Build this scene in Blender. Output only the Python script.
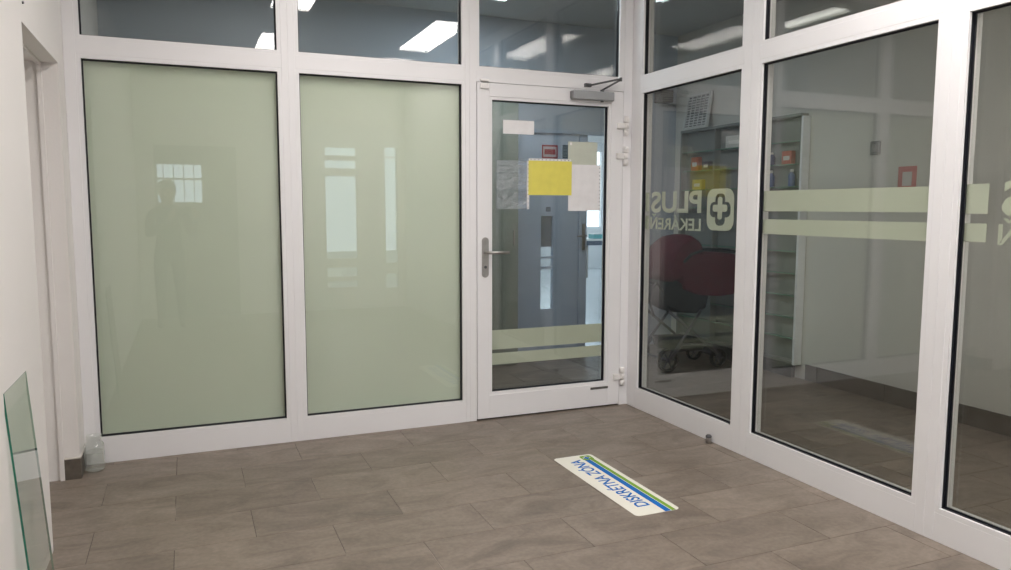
import bpy, bmesh, math, random
from mathutils import Vector, Matrix
random.seed(7)
for o in list(bpy.data.objects): bpy.data.objects.remove(o, do_unlink=True)
S = bpy.context.scene
COL = S.collection

# ------------------------------------------------------------------ camera
F, YAW, PIT, ROL = 759.26, 0.39828, -0.101117, 0.00187
CAM = Vector((-2.66964, -4.26073, 1.30))
fw = Vector((math.sin(YAW)*math.cos(PIT), math.cos(YAW)*math.cos(PIT), math.sin(PIT)))
rt0 = Vector((math.cos(YAW), -math.sin(YAW), 0)); up0 = rt0.cross(fw)
rt = math.cos(ROL)*rt0 + math.sin(ROL)*up0; up = -math.sin(ROL)*rt0 + math.cos(ROL)*up0
cd = bpy.data.cameras.new('camera'); cd.sensor_width = 36.0; cd.lens = F/1011*36; cd.clip_start = 0.02
cam = bpy.data.objects.new('camera', cd); COL.objects.link(cam)
M = Matrix((rt, up, -fw)).transposed().to_4x4(); M.translation = CAM
cam.matrix_world = M
S.camera = cam

# ------------------------------------------------------------------ world, exposure
w = bpy.data.worlds.new('world'); S.world = w; w.use_nodes = True
bg = w.node_tree.nodes['Background']
bg.inputs[0].default_value = (0.70, 0.86, 1.0, 1); bg.inputs[1].default_value = 2.6
S.view_settings.view_transform = 'Standard'; S.view_settings.look = 'None'
S.view_settings.exposure = 0.68; S.view_settings.gamma = 1.0; S.view_settings.use_curve_mapping = False
try:
    S.cycles.transparent_max_bounces = 32; S.cycles.max_bounces = 12
    S.cycles.diffuse_bounces = 6; S.cycles.glossy_bounces = 6
except Exception: pass
LAMP_LOBBY, LAMP_SHOP = 14.0, 9.0
LAMP_COL = (1.0, 0.945, 0.915, 1)

# ------------------------------------------------------------------ pixel helpers (a pixel gives a direction, the plane gives the distance)
def ray(u, v): return fw + rt*((u-505.5)/F) + up*((285-v)/F)
def on_z(u, v, z=0.0): d = ray(u, v); return CAM + d*((z-CAM.z)/d.z)
def on_y(u, v, y=0.0): d = ray(u, v); return CAM + d*((y-CAM.y)/d.y)
def on_x(u, v, x=0.0): d = ray(u, v); return CAM + d*((x-CAM.x)/d.x)

# ------------------------------------------------------------------ materials
def nodes(name):
    m = bpy.data.materials.new(name); m.use_nodes = True
    nt = m.node_tree; return m, nt, nt.nodes['Principled BSDF']
MAT = {}
def plain(name, col, rough=.5, metal=0.0, var=0.06, scale=6.0, bump=0.0, bscale=80.0, spec=.5):
    if name in MAT: return MAT[name]
    m, nt, p = nodes(name); N = nt.nodes; L = nt.links
    tc = N.new('ShaderNodeTexCoord'); nz = N.new('ShaderNodeTexNoise'); nz.inputs['Scale'].default_value = scale; nz.inputs['Detail'].default_value = 4
    L.new(tc.outputs['Object'], nz.inputs['Vector'])
    r = N.new('ShaderNodeValToRGB'); e = r.color_ramp.elements
    e[0].position = .3; e[1].position = .7
    e[0].color = tuple(c*(1-var) for c in col)+(1,); e[1].color = tuple(min(1, c*(1+var)) for c in col)+(1,)
    L.new(nz.outputs['Fac'], r.inputs[0]); L.new(r.outputs[0], p.inputs['Base Color'])
    p.inputs['Roughness'].default_value = rough; p.inputs['Metallic'].default_value = metal
    p.inputs['Specular IOR Level'].default_value = spec
    if bump:
        n2 = N.new('ShaderNodeTexNoise'); n2.inputs['Scale'].default_value = bscale; n2.inputs['Detail'].default_value = 3
        L.new(tc.outputs['Object'], n2.inputs['Vector'])
        b = N.new('ShaderNodeBump'); b.inputs['Strength'].default_value = bump; b.inputs['Distance'].default_value = .004
        L.new(n2.outputs['Fac'], b.inputs['Height']); L.new(b.outputs[0], p.inputs['Normal'])
    MAT[name] = m; return m

def glass_mat(name, tint, gain=1.3):
    m = bpy.data.materials.new(name); m.use_nodes = True; nt = m.node_tree; N = nt.nodes; L = nt.links; N.clear()
    out = N.new('ShaderNodeOutputMaterial'); mix = N.new('ShaderNodeMixShader')
    tr = N.new('ShaderNodeBsdfTransparent'); gl = N.new('ShaderNodeBsdfGlossy'); gl.inputs['Roughness'].default_value = 0.0
    gl.inputs['Color'].default_value = (1, 1, 1, 1)
    tr.inputs['Color'].default_value = tint + (1,)
    fr = N.new('ShaderNodeFresnel'); fr.inputs['IOR'].default_value = 1.5
    ge = N.new('ShaderNodeNewGeometry')
    inv = N.new('ShaderNodeMath'); inv.operation = 'SUBTRACT'; inv.inputs[0].default_value = 1; L.new(ge.outputs['Backfacing'], inv.inputs[1])
    mu = N.new('ShaderNodeMath'); mu.operation = 'MULTIPLY'; mu.inputs[1].default_value = gain; L.new(fr.outputs[0], mu.inputs[0])
    m2 = N.new('ShaderNodeMath'); m2.operation = 'MULTIPLY'; m2.use_clamp = True; L.new(mu.outputs[0], m2.inputs[0]); L.new(inv.outputs[0], m2.inputs[1])
    L.new(m2.outputs[0], mix.inputs[0]); L.new(tr.outputs[0], mix.inputs[1]); L.new(gl.outputs[0], mix.inputs[2]); L.new(mix.outputs[0], out.inputs[0])
    MAT[name] = m; return m
CLEAR = glass_mat('clear_glass', (.93, .935, .925)); WHITEGLASS = glass_mat('low_iron_glass', (.985, .99, .985), 1.8)
EDGE = plain('glass_edge_green', (.02, .16, .11), .15, var=.2)
JARGLASS = glass_mat('jar_glass', (.96, .97, .96), 2.0)

def film_mat(name, col, tcol, f):
    m = bpy.data.materials.new(name); m.use_nodes = True; nt = m.node_tree; N = nt.nodes; L = nt.links; N.clear()
    out = N.new('ShaderNodeOutputMaterial'); mix = N.new('ShaderNodeMixShader'); mix.inputs[0].default_value = f
    tc = N.new('ShaderNodeTexCoord'); nz = N.new('ShaderNodeTexNoise'); nz.inputs['Scale'].default_value = 3
    L.new(tc.outputs['Object'], nz.inputs['Vector'])
    r = N.new('ShaderNodeValToRGB'); r.color_ramp.elements[0].color = tuple(c*.97 for c in col)+(1,); r.color_ramp.elements[1].color = tuple(c*1.03 for c in col)+(1,)
    L.new(nz.outputs['Fac'], r.inputs[0])
    d = N.new('ShaderNodeBsdfDiffuse'); t = N.new('ShaderNodeBsdfTranslucent'); t.inputs[0].default_value = tcol+(1,)
    L.new(r.outputs[0], d.inputs[0]); L.new(d.outputs[0], mix.inputs[1]); L.new(t.outputs[0], mix.inputs[2]); L.new(mix.outputs[0], out.inputs[0])
    MAT[name] = m; return m
FROST = film_mat('frosted_film', (.72, .775, .655), (.74, .80, .68), .35)
BAND = film_mat('band_film', (.70, .745, .62), (.68, .73, .62), .25)

def emit(name, col, s):
    m = bpy.data.materials.new(name); m.use_nodes = True; nt = m.node_tree; N = nt.nodes; N.clear()
    o = N.new('ShaderNodeOutputMaterial'); e = N.new('ShaderNodeEmission'); e.inputs[0].default_value = col; e.inputs[1].default_value = s
    nt.links.new(e.outputs[0], o.inputs[0]); MAT[name] = m; return m

def tile_mat():
    m, nt, p = nodes('floor_tile'); N = nt.nodes; L = nt.links
    tc = N.new('ShaderNodeTexCoord'); oi = N.new('ShaderNodeObjectInfo')
    sc = N.new('ShaderNodeVectorMath'); sc.operation = 'SCALE'; sc.inputs[3].default_value = 37.0
    cx = N.new('ShaderNodeCombineXYZ'); L.new(oi.outputs['Random'], cx.inputs[0]); L.new(oi.outputs['Random'], cx.inputs[2]); L.new(cx.outputs[0], sc.inputs[0])
    rot = N.new('ShaderNodeMapping'); rot.inputs['Rotation'].default_value = (0, 0, .45); rot.inputs['Scale'].default_value = (2.6, 5.0, 1)
    ad = N.new('ShaderNodeVectorMath'); ad.operation = 'ADD'
    L.new(tc.outputs['Object'], rot.inputs[0]); L.new(rot.outputs[0], ad.inputs[0]); L.new(sc.outputs[0], ad.inputs[1])
    n1 = N.new('ShaderNodeTexNoise'); n1.inputs['Scale'].default_value = 1.5; n1.inputs['Detail'].default_value = 9; n1.inputs['Roughness'].default_value = .66; n1.inputs['Distortion'].default_value = .9
    L.new(ad.outputs[0], n1.inputs['Vector'])
    r = N.new('ShaderNodeValToRGB'); e = r.color_ramp.elements
    e[0].position = .30; e[0].color = (.142, .114, .092, 1); e[1].position = .70; e[1].color = (.272, .224, .183, 1)
    k = e.new(.5); k.color = (.208, .170, .138, 1)
    L.new(n1.outputs['Fac'], r.inputs[0])
    n2 = N.new('ShaderNodeTexNoise'); n2.inputs['Scale'].default_value = 55; n2.inputs['Detail'].default_value = 5; L.new(tc.outputs['Object'], n2.inputs['Vector'])
    mg = N.new('ShaderNodeMapRange'); mg.inputs[1].default_value = .3; mg.inputs[2].default_value = .7; mg.inputs[3].default_value = .90; mg.inputs[4].default_value = 1.10; L.new(n2.outputs['Fac'], mg.inputs[0])
    hv = N.new('ShaderNodeHueSaturation'); mr = N.new('ShaderNodeMapRange'); mr.inputs[3].default_value = .93; mr.inputs[4].default_value = 1.07
    L.new(oi.outputs['Random'], mr.inputs[0]); mm = N.new('ShaderNodeMath'); mm.operation = 'MULTIPLY'; L.new(mr.outputs[0], mm.inputs[0]); L.new(mg.outputs[0], mm.inputs[1]); L.new(mm.outputs[0], hv.inputs['Value']); L.new(r.outputs[0], hv.inputs['Color'])
    L.new(hv.outputs[0], p.inputs['Base Color']); p.inputs['Roughness'].default_value = .42; p.inputs['Specular IOR Level'].default_value = .4
    b = N.new('ShaderNodeBump'); b.inputs['Strength'].default_value = .08; b.inputs['Distance'].default_value = .003
    L.new(n1.outputs['Fac'], b.inputs['Height']); L.new(b.outputs[0], p.inputs['Normal'])
    MAT['floor_tile'] = m; return m
TILE = tile_mat()
def grout_mat():
    m, nt, p = nodes('grout'); N = nt.nodes; L = nt.links
    tc = N.new('ShaderNodeTexCoord'); n = N.new('ShaderNodeTexNoise'); n.inputs['Scale'].default_value = 1.4
    L.new(tc.outputs['Object'], n.inputs['Vector'])
    r = N.new('ShaderNodeValToRGB'); e = r.color_ramp.elements; e[0].position = .54; e[0].color = (.07, .058, .048, 1); e[1].position = .62; e[1].color = (.42, .36, .31, 1)
    L.new(n.outputs['Fac'], r.inputs[0]); L.new(r.outputs[0], p.inputs['Base Color']); p.inputs['Roughness'].default_value = .9
    return m
GROUT = grout_mat()
WALL = plain('painted_wall', (.78, .755, .735), .75, var=.02, scale=1.7, bump=.12, bscale=120)
SHOPWALL = plain('shop_wall', (.68, .67, .63), .7, var=.035, scale=1.2, bump=.12, bscale=90)
GREYWALL = plain('grey_shop_wall', (.42, .45, .48), .7, var=.03, scale=1.2)
CEIL = plain('ceiling_paint', (.60, .61, .62), .85, var=.02)
FRAME = plain('white_coated_frame', (.80, .795, .805), .38, var=.015, scale=3)
RUBBER = plain('black_gasket', (.006, .007, .012), .45)
STEEL = plain('brushed_steel', (.40, .38, .36), .32, metal=.9, var=.1, scale=40)
CLOSER = plain('closer_silver', (.36, .37, .38), .42, metal=.55)
DARKMETAL = plain('dark_arm_metal', (.12, .12, .125), .4, metal=.5)
PLASTIC = plain('white_plastic', (.80, .78, .76), .4)
BASET = plain('baseboard_tile', (.115, .098, .080), .5, var=.25, scale=25)
SHOPBASE = plain('shop_baseboard_tile', (.13, .115, .10), .5, var=.15, scale=9)
BLUEDOOR = plain('blue_grey_door', (.54, .63, .78), .45, var=.03)
BLUETRIM = plain('blue_grey_frame', (.42, .50, .62), .45, var=.03)

# ------------------------------------------------------------------ mesh helpers
def box(bm, x0, x1, y0, y1, z0, z1, bev=0.0, mi=0):
    x0, x1 = min(x0, x1), max(x0, x1); y0, y1 = min(y0, y1), max(y0, y1); z0, z1 = min(z0, z1), max(z0, z1)
    v = [bm.verts.new(c) for c in ((x0,y0,z0),(x1,y0,z0),(x1,y1,z0),(x0,y1,z0),(x0,y0,z1),(x1,y0,z1),(x1,y1,z1),(x0,y1,z1))]
    fs = [bm.faces.new([v[i] for i in f]) for f in ((3,2,1,0),(4,5,6,7),(0,1,5,4),(1,2,6,5),(2,3,7,6),(3,0,4,7))]
    for f in fs: f.material_index = mi
    if bev:
        es = {e for f in fs for e in f.edges}
        bmesh.ops.bevel(bm, geom=list(es), offset=bev, segments=1, profile=.5, affect='EDGES')
    return v
def tube(bm, pts, r, seg=10, cap=True, mi=0):
    pts = [Vector(p) for p in pts]; rs = r if isinstance(r, (list, tuple)) else [r]*len(pts)
    rings = []; prev = None
    for i, p in enumerate(pts):
        d = (pts[min(i+1, len(pts)-1)] - pts[max(i-1, 0)]).normalized()
        if prev is None:
            a = Vector((0,0,1)) if abs(d.z) < .9 else Vector((1,0,0)); n = d.cross(a).normalized()
        else:
            n = (prev - d*prev.dot(d)).normalized()
        prev = n; b = d.cross(n)
        rings.append([bm.verts.new(p + (n*math.cos(2*math.pi*k/seg) + b*math.sin(2*math.pi*k/seg))*rs[i]) for k in range(seg)])
    for A, B in zip(rings, rings[1:]):
        for k in range(seg):
            f = bm.faces.new((A[k], A[(k+1)%seg], B[(k+1)%seg], B[k])); f.smooth = True; f.material_index = mi
    if cap:
        bm.faces.new(rings[0][::-1]).material_index = mi; bm.faces.new(rings[-1]).material_index = mi
def lathe(bm, prof, c=(0,0,0), seg=28, axis='z', mi=0):
    rings = []
    for r, h in prof:
        ring = []
        for k in range(seg):
            a = 2*math.pi*k/seg
            q = (r*math.cos(a), r*math.sin(a), h) if axis == 'z' else (r*math.cos(a), h, r*math.sin(a))
            ring.append(bm.verts.new((c[0]+q[0], c[1]+q[1], c[2]+q[2])))
        rings.append(ring)
    for A, B in zip(rings, rings[1:]):
        for k in range(seg):
            f = bm.faces.new((A[k], A[(k+1)%seg], B[(k+1)%seg], B[k])); f.smooth = True; f.material_index = mi
    for R, rev in ((rings[0], True), (rings[-1], False)):
        f = bm.faces.new(R[::-1] if rev else R); f.material_index = mi
def ring_frame(bm, u0, u1, z0, z1, d0, d1, wd, mi=0):
    """rectangular ring in the wall plane, opening u0..u1 x z0..z1, growing outwards by wd, depth d0..d1"""
    box(bm, u0-wd, u0, d0, d1, z0-wd, z1+wd, 0, mi); box(bm, u1, u1+wd, d0, d1, z0-wd, z1+wd, 0, mi)
    box(bm, u0, u1, d0, d1, z0-wd, z0, 0, mi); box(bm, u0, u1, d0, d1, z1, z1+wd, 0, mi)
def link(name, bm, mats, parent=None, loc=None):
    bmesh.ops.recalc_face_normals(bm, faces=bm.faces[:])
    me = bpy.data.meshes.new(name); bm.to_mesh(me); bm.free()
    if not isinstance(mats, (list, tuple)): mats = [mats]
    for m in mats: me.materials.append(m)
    o = bpy.data.objects.new(name, me); COL.objects.link(o)
    if parent: o.parent = parent
    if loc is not None: o.location = loc
    return o
def bx(name, m, parent, x0, x1, y0, y1, z0, z1, bev=0.0):
    bm = bmesh.new(); box(bm, x0, x1, y0, y1, z0, z1, bev); return link(name, bm, m, parent)
def tag(o, label=None, cat=None, group=None, kind=None):
    if label: o['label'] = label
    if cat: o['category'] = cat
    if group: o['group'] = group
    if kind: o['kind'] = kind
    return o
def empty(name, loc=(0,0,0), rz=0.0):
    o = bpy.data.objects.new(name, None); COL.objects.link(o); o.location = loc; o.rotation_euler = (0,0,rz); o.empty_display_size = .1
    return o
def curve_mesh(cu, name):
    t = bpy.data.objects.new('tmp', cu); COL.objects.link(t)
    bpy.context.view_layer.update()
    me = bpy.data.meshes.new_from_object(t.evaluated_get(bpy.context.evaluated_depsgraph_get())); me.name = name
    bpy.data.objects.remove(t, do_unlink=True); return me
def fit(me, x0, x1, y0, y1):
    xs = [v.co.x for v in me.vertices]; ys = [v.co.y for v in me.vertices]
    a, b, c, d = min(xs), max(xs), min(ys), max(ys)
    for v in me.vertices:
        v.co.x = x0 + (v.co.x-a)/(b-a)*(x1-x0); v.co.y = y0 + (v.co.y-c)/(d-c)*(y1-y0)
def text_mesh(s, bold=.02, ext=.002):
    cu = bpy.data.curves.new('text', 'FONT'); cu.body = s; cu.size = 1; cu.offset = bold; cu.extrude = ext; cu.resolution_u = 4
    me = curve_mesh(cu, 'lettering')
    return me
def poly_mesh(splines, ext=.002):
    cu = bpy.data.curves.new('poly', 'CURVE'); cu.dimensions = '2D'; cu.fill_mode = 'BOTH'; cu.extrude = ext
    for pts in splines:
        sp = cu.splines.new('POLY'); sp.points.add(len(pts)-1); sp.use_cyclic_u = True
        for q, (x, y) in zip(sp.points, pts): q.co = (x, y, 0, 1)
    return curve_mesh(cu, 'emblem')
def rrect(x0, x1, y0, y1, r, n=5):
    P = []
    for cx, cy, a0 in ((x1-r, y1-r, 0), (x0+r, y1-r, 90), (x0+r, y0+r, 180), (x1-r, y0+r, 270)):
        for k in range(n+1):
            a = math.radians(a0+90*k/n); P.append((cx+r*math.cos(a), cy+r*math.sin(a)))
    return P
def plus(cx, cy, a, t, r=0.0):
    P = [(t,a),(-t,a),(-t,t),(-a,t),(-a,-t),(-t,-t),(-t,-a),(t,-a),(t,-t),(a,-t),(a,t),(t,t)]
    return [(cx+x, cy+y) for x, y in P]
def rplus(cx, cy, a, t, r):
    P = []
    for k, (ex, ey) in enumerate(((0,1),(-1,0),(0,-1),(1,0))):     # arm by arm, outer corners rounded
        sx_, sy_ = ey, -ex                                           # right-hand side of the arm direction
        c1 = (ex*(a-r)+sx_*(t-r), ey*(a-r)+sy_*(t-r)); c2 = (ex*(a-r)-sx_*(t-r), ey*(a-r)-sy_*(t-r))
        P.append((ex*t+sx_*t, ey*t+sy_*t))
        base = math.atan2(sy_, sx_)
        for q in range(5): an = base+q*math.pi/8; P.append((c1[0]+r*math.cos(an), c1[1]+r*math.sin(an)))
        for q in range(5): an = base+math.pi/2+q*math.pi/8; P.append((c2[0]+r*math.cos(an), c2[1]+r*math.sin(an)))
    return [(cx+x, cy+y) for x, y in P]
def put_mesh(name, me, mat, parent):
    me.materials.clear(); me.materials.append(mat)
    o = bpy.data.objects.new(name, me); COL.objects.link(o); o.parent = parent
    return o

# ================================================================== THE SETTING
XL, XP, YF, YR, ZC = -3.178, 1.65, 1.85, -5.40, 2.90     # left wall, shop end wall, shop far wall, lobby rear wall, ceiling
# floor: recessed grout bed plus every tile
flo = tag(empty('floor'), kind='structure'); XD = -3.52
bm = bmesh.new(); box(bm, XL-.02, XP+.02, YR, YF+.04, -.06, -.0022); box(bm, XD, XL-.021, -1.038, -.197, -.06, -.0022); link('grout_bed', bm, GROUT, flo)
cache = {}
def tile(x0, x1, y0, y1):
    g = .0011; wx, wy = round(x1-x0-2*g, 3), round(y1-y0-2*g, 3)
    if wx < .01 or wy < .01: return
    if (wx, wy) not in cache:
        b = bmesh.new(); box(b, -wx/2, wx/2, -wy/2, wy/2, -.012, 0, .0008)
        me = bpy.data.meshes.new('tile'); b.to_mesh(me); b.free(); me.materials.append(TILE); cache[(wx, wy)] = me
    o = bpy.data.objects.new('tile', cache[(wx, wy)]); COL.objects.link(o); o.parent = flo
    o.location = ((x0+x1)/2, (y0+y1)/2, 0)
PITY, PITX, Y0 = .2942, .5985, -.035
for k in range(-7, 19):
    ya, yb = Y0-.2942*(k+1), Y0-.2942*k
    ya, yb = max(ya, YR), min(yb, YF)
    if yb-ya < .01: continue
    off = -3.053 if k % 2 == 1 else -2.754
    n = -3
    while True:
        xa = off+PITX*n; xb = xa+PITX; n += 1
        if xa > XP: break
        lo = XD if (yb > -1.038 and ya < -.197) else XL               # rows that run on into the left doorway
        xa, xb = max(xa, lo), min(xb, XP)
        if xb-xa < .01: continue
        tile(xa, xb, ya, yb)

def wallbox(name, m, boxes):
    bm = bmesh.new()
    for b in boxes: box(bm, *b)
    return tag(link(name, bm, m), kind='structure')
# ceiling, one slab over lobby and shop
wallbox('ceiling', CEIL, [(XL-.4, XP+.2, YR-.2, YF+.12, ZC, ZC+.15)])
# left wall with the deep doorway
DY0, DY1, DZ = -1.04, -.195, 1.955
wallbox('wall_left', WALL, [(XL-.40, XL, YR, DY0, -.07, ZC), (XL-.40, XL, DY1, YF, -.02, ZC), (XL-.40, XL, DY0, DY1, DZ, ZC)])
# stop bead all round the reveal and the inner lining
wallbox('trim_1', WALL, [(XL-.085, XL-.066, DY1-.014, DY1, 0, DZ), (XL-.085, XL-.066, DY0, DY0+.014, 0, DZ), (XL-.085, XL-.066, DY0, DY1, DZ-.014, DZ)])
dl = tag(empty('door_4', (XL-.33, (DY0+DY1)/2, 0)), kind='structure', label='closed white door deep inside the left wall doorway')
bx('leaf', PLASTIC, dl, -.03, .01, -.437, .437, .003, DZ-.002, .0)
bx('handle_plate', STEEL, dl, .01, .016, .34, .38, .92, 1.14, .002)
# tiled skirting at the far jamb
bb = tag(empty('baseboard_left'), kind='structure')
bx('tile', BASET, bb, XL-.066, XL+.004, DY1-.010, DY1, 0, .10, .0015)
bx('tile', BASET, bb, XL, XL+.004, DY1, -.002, 0, .10, .0015)
bx('mortar_cap', plain('mortar', (.62,.58,.54), .9, var=.1, scale=40), bb, XL-.066, XL+.005, DY1-.012, -.002, .10, .106, .001)
# rear lobby wall (behind the camera, seen in the reflections) with two doors and a side light
wallbox('wall_rear', WALL, [(XL, -2.98, YR-.12, YR, 0, ZC), (-2.98, -2.08, YR-.12, YR, 2.02, ZC), (-2.08, -1.22, YR-.12, YR, 0, ZC), (-1.22, -.10, YR-.12, YR, 2.32, ZC),
                            (-.10, XP, YR-.12, YR, 0, ZC)])
# shop walls
wallbox('wall_shop_end', SHOPWALL, [(XP, XP+.15, YR, YF, -.02, ZC)])
OPX0, OPX1, OPZ = .02, 1.00, 1.985
wallbox('wall_shop_far', plain('far_wall_paint', (.46,.51,.58), .7, var=.03, scale=1.2), [(XL, OPX0, YF, YF+.12, -.02, ZC), (OPX1, XP+.15, YF, YF+.12, -.02, ZC), (OPX0, OPX1, YF, YF+.12, OPZ, ZC)])
sb = tag(empty('baseboard_shop'), kind='structure')
y = YR
while y < .08:
    y2 = min(y+.598, .10); bx('tile', SHOPBASE, sb, XP-.010, XP, y+.0015, y2-.0015, 0, .118, .001); y = y2
# back room behind the blue door
wallbox('floor_back_room', plain('pale_back_room_floor', (.62,.64,.66), .25, var=.04), [(-.5, 6.2, YF+.12, 10.2, -.1, 0)])
wallbox('ceiling_back_room', CEIL, [(-.5, 6.2, YF+.12, 10.2, 2.7, 2.8)])
BRW = plain('back_room_wall', (.82,.83,.84), .8, var=.01)
wallbox('wall_back_room', BRW, [(-.6, -.5, YF+.12, 10.2, 0, 2.7), (-.5, 6.2, 10.1, 10.2, 0, .9), (-.5, .3, 10.1, 10.2, .9, 2.7), (.3, 6.2, 10.1, 10.2, 2.5, 2.7), (5.6, 6.2, 10.1, 10.2, .9, 2.5),
                                (6.2, 6.3, YF, 3.0, 0, 2.7), (6.2, 6.3, 3.0, 9.2, 0, .85), (6.2, 6.3, 3.0, 9.2, 2.5, 2.7), (6.2, 6.3, 9.2, 10.2, 0, 2.7), (XP+.15, 6.2, YF, YF+.12, 0, 2.7)])
# ground outside
wallbox('ground', plain('pavement', (.33,.32,.30), .9, var=.1), [(-14, 10, YR-14, YR-.12, -.2, -.05), (6.3, 20, YF-2, 22, -.2, -.05), (-8, 6.3, 10.2, 22, -.2, -.05)])

# ================================================================== GLAZED PARTITION
ZB, ZT, ZQ, ZH = .1355, 2.0175, 2.1277, 2.80
GD = .036                                    # glass depth behind the frame face
def pane_unit(root, u0, u1, z0, z1, name='pane', film=False, tilt=.0012):
    bd = .020
    bm = bmesh.new(); ring_frame(bm, u0, u1, z0, z1, .0012, .0145, bd); link('glazing_bead', bm, FRAME, root)
    bm = bmesh.new(); e = .0015
    ring_frame(bm, u0+e, u1-e, z0+e, z1-e, .0148, GD-.009, .0055); e = .0065; ring_frame(bm, u0+e, u1-e, z0+e, z1-e, GD-.009, GD-.0005, .0105); link('gasket', bm, RUBBER, root)
    bm = bmesh.new()
    box(bm, u0-.008, u1+.008, GD, GD+.004, z0-.008, z1+.008)
    vs = [] if film else box(bm, u0-.008, u1+.008, GD+.018, GD+.022, z0-.008, z1+.008)
    for v in vs: v.co.y += (v.co.z-z0)*tilt*2 + (v.co.x-u0)*tilt     # sealed units are never quite parallel: doubled reflections
    p = link(name, bm, WHITEGLASS if film else CLEAR, root)
    if film:
        bm = bmesh.new(); box(bm, u0-.012, u1+.012, GD+.022, GD+.024, z0-.012, z1+.012); link('frosted_film', bm, FROST, root)
    return p
FD = .080
def stile(root, u0, u1, z0=0., z1=ZC): return bx('stile', FRAME, root, u0, u1, 0, FD, z0, z1, .0016)
def rail(root, u0, u1, z0, z1): return bx('rail', FRAME, root, u0, u1, 0.0006, FD, z0, z1, .0012)
def bay(name, label, rz, a, g0, g1, b, film=False):
    """a..b outer frame, g0..g1 clear glass"""
    r = tag(empty(name, (0,0,0), rz), label=label, kind='structure')
    bw = .020
    stile(r, a, g0-bw); stile(r, g1+bw, b)
    rail(r, g0-bw, g1+bw, 0, ZB-bw); rail(r, g0-bw, g1+bw, ZT+bw, ZQ-bw); rail(r, g0-bw, g1+bw, ZH+bw, ZC)
    # rear half of the frame behind the glazing beads, so that no gap shows round the panes
    for (za, zb) in ((ZB, ZT), (ZQ, ZH)):
        bm = bmesh.new(); ring_frame(bm, g0-.004, g1+.004, za-.004, zb+.004, .0165, FD, .016)
        # opening for the sealed unit is hidden behind the gasket
        link('frame_back', bm, FRAME, r)
    pane_unit(r, g0, g1, ZB, ZT, 'pane', film)
    pane_unit(r, g0, g1, ZQ, ZH, 'transom_pane')
    return r
W1 = bay('window_1', 'frosted glazed bay next to the left wall with transom above', 0, XL, -3.1060, -2.1895, -2.1348, True)
W2 = bay('window_2', 'frosted glazed bay between the first bay and the glass door', 0, -2.1348, -2.0776, -1.1547, -1.109, True)
# door bay: jambs, transom light above
W3 = tag(empty('window_3'), label='transom light and white jambs above the glass door', kind='structure')
stile(W3, -1.109, -1.0650); stile(W3, -.0605, 0)
rail(W3, -1.0650, -.0605, 2.0385, ZQ-.020); rail(W3, -1.0650, -.0605, ZH+.02, ZC)
bx('rail', FRAME, W3, -.0605, -.0605+.001, .001, FD, 2.0385, ZC)
bx('stile', FRAME, W3, -1.0650, -1.046-.02, .0006, FD, ZQ-.02, ZH+.02, .001)
bx('stile', FRAME, W3, -.0948+.02, -.0605, .0006, FD, ZQ-.02, ZH+.02, .001)
pane_unit(W3, -1.046, -.0948, ZQ, ZH, 'transom_pane')
RZ = -math.pi/2
W4 = bay('window_4', 'clear bay of the right partition next to the door with mirrored lettering', RZ, 0, .1182, 1.043, 1.1185)
W5 = bay('window_5', 'clear middle bay of the right partition with two plain pale bands', RZ, 1.1185, 1.1937, 2.1569, 2.219)
W6 = bay('window_6', 'clear bay of the right partition at the right picture edge', RZ, 2.219, 2.2813, 3.245, 3.31)
wallbox('wall_right', WALL, [(0, .12, YR, -3.312, 0, ZC)])
bx('corner_post', FRAME, W4, -.07, -.0005, .0, .07, 0, ZC, .001)

# ------------------------------------------------------------------ film bands and lettering on the right partition
DEC = GD+.0062
def band(root, u0, u1, z0, z1): return bx('film_band', BAND, root, u0, u1, DEC-.0012, DEC, z0, z1)
B1, B2, B3, B4 = 1.392, 1.286, 1.246, 1.172
band(W5, 1.1945, 2.156, B2, B1-.004); band(W5, 1.1945, 2.156, B4, B3)
band(W4, .1205, .158, B2-.005, B1+.005); band(W4, .1205, .158, B4-.004, B3+.006)
band(W6, 2.2835, 2.370, B2-.004, B1); band(W6, 2.2835, 2.370, B4+.006, B3)
def lettering(root, s, u0, u1, z0, z1, bold):
    me = text_mesh(s, bold, .001); fit(me, u1, u0, z0, z1)      # mirrored, read from inside the shop
    for v in me.vertices: v.co = Vector((v.co.x, DEC + (0.0004 if v.co.z > 0 else -.0008), v.co.y))
    o = put_mesh('lettering', me, BAND, root)
    b = bmesh.new(); b.from_mesh(me); bmesh.ops.recalc_face_normals(b, faces=b.faces[:]); b.to_mesh(me); b.free()
    return o
lettering(W4, 'PLUS', .182, .687, 1.272, 1.403, .026)
lettering(W4, 'LEKÁREŇ', .176, .687, 1.170, 1.266, .016)
lettering(W6, 'PLUS', 2.420, 2.925, 1.272, 1.403, .026)
lettering(W6, 'LEKÁREŇ', 2.414, 2.925, 1.170, 1.266, .016)
def emblem(root, u0, u1, z0, z1):
    a = (u0+u1)/2; c = (z0+z1)/2; h = (u1-u0)
    for spl in ([rrect(u0, u1, z0, z1, .055), rplus(a, c, h*.385, h*.185, .03)], [rplus(a-.002, c+.008, h*.27, h*.085, .014)]):
        me = poly_mesh(spl, .001)
        for v in me.vertices: v.co = Vector((v.co.x, DEC + (0.0004 if v.co.z > 0 else -.0008), v.co.y))
        put_mesh('emblem', me, BAND, root)
emblem(W4, .740, .968, 1.178, 1.408)
emblem(W6, 2.978, 3.206, 1.178, 1.408)

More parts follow.
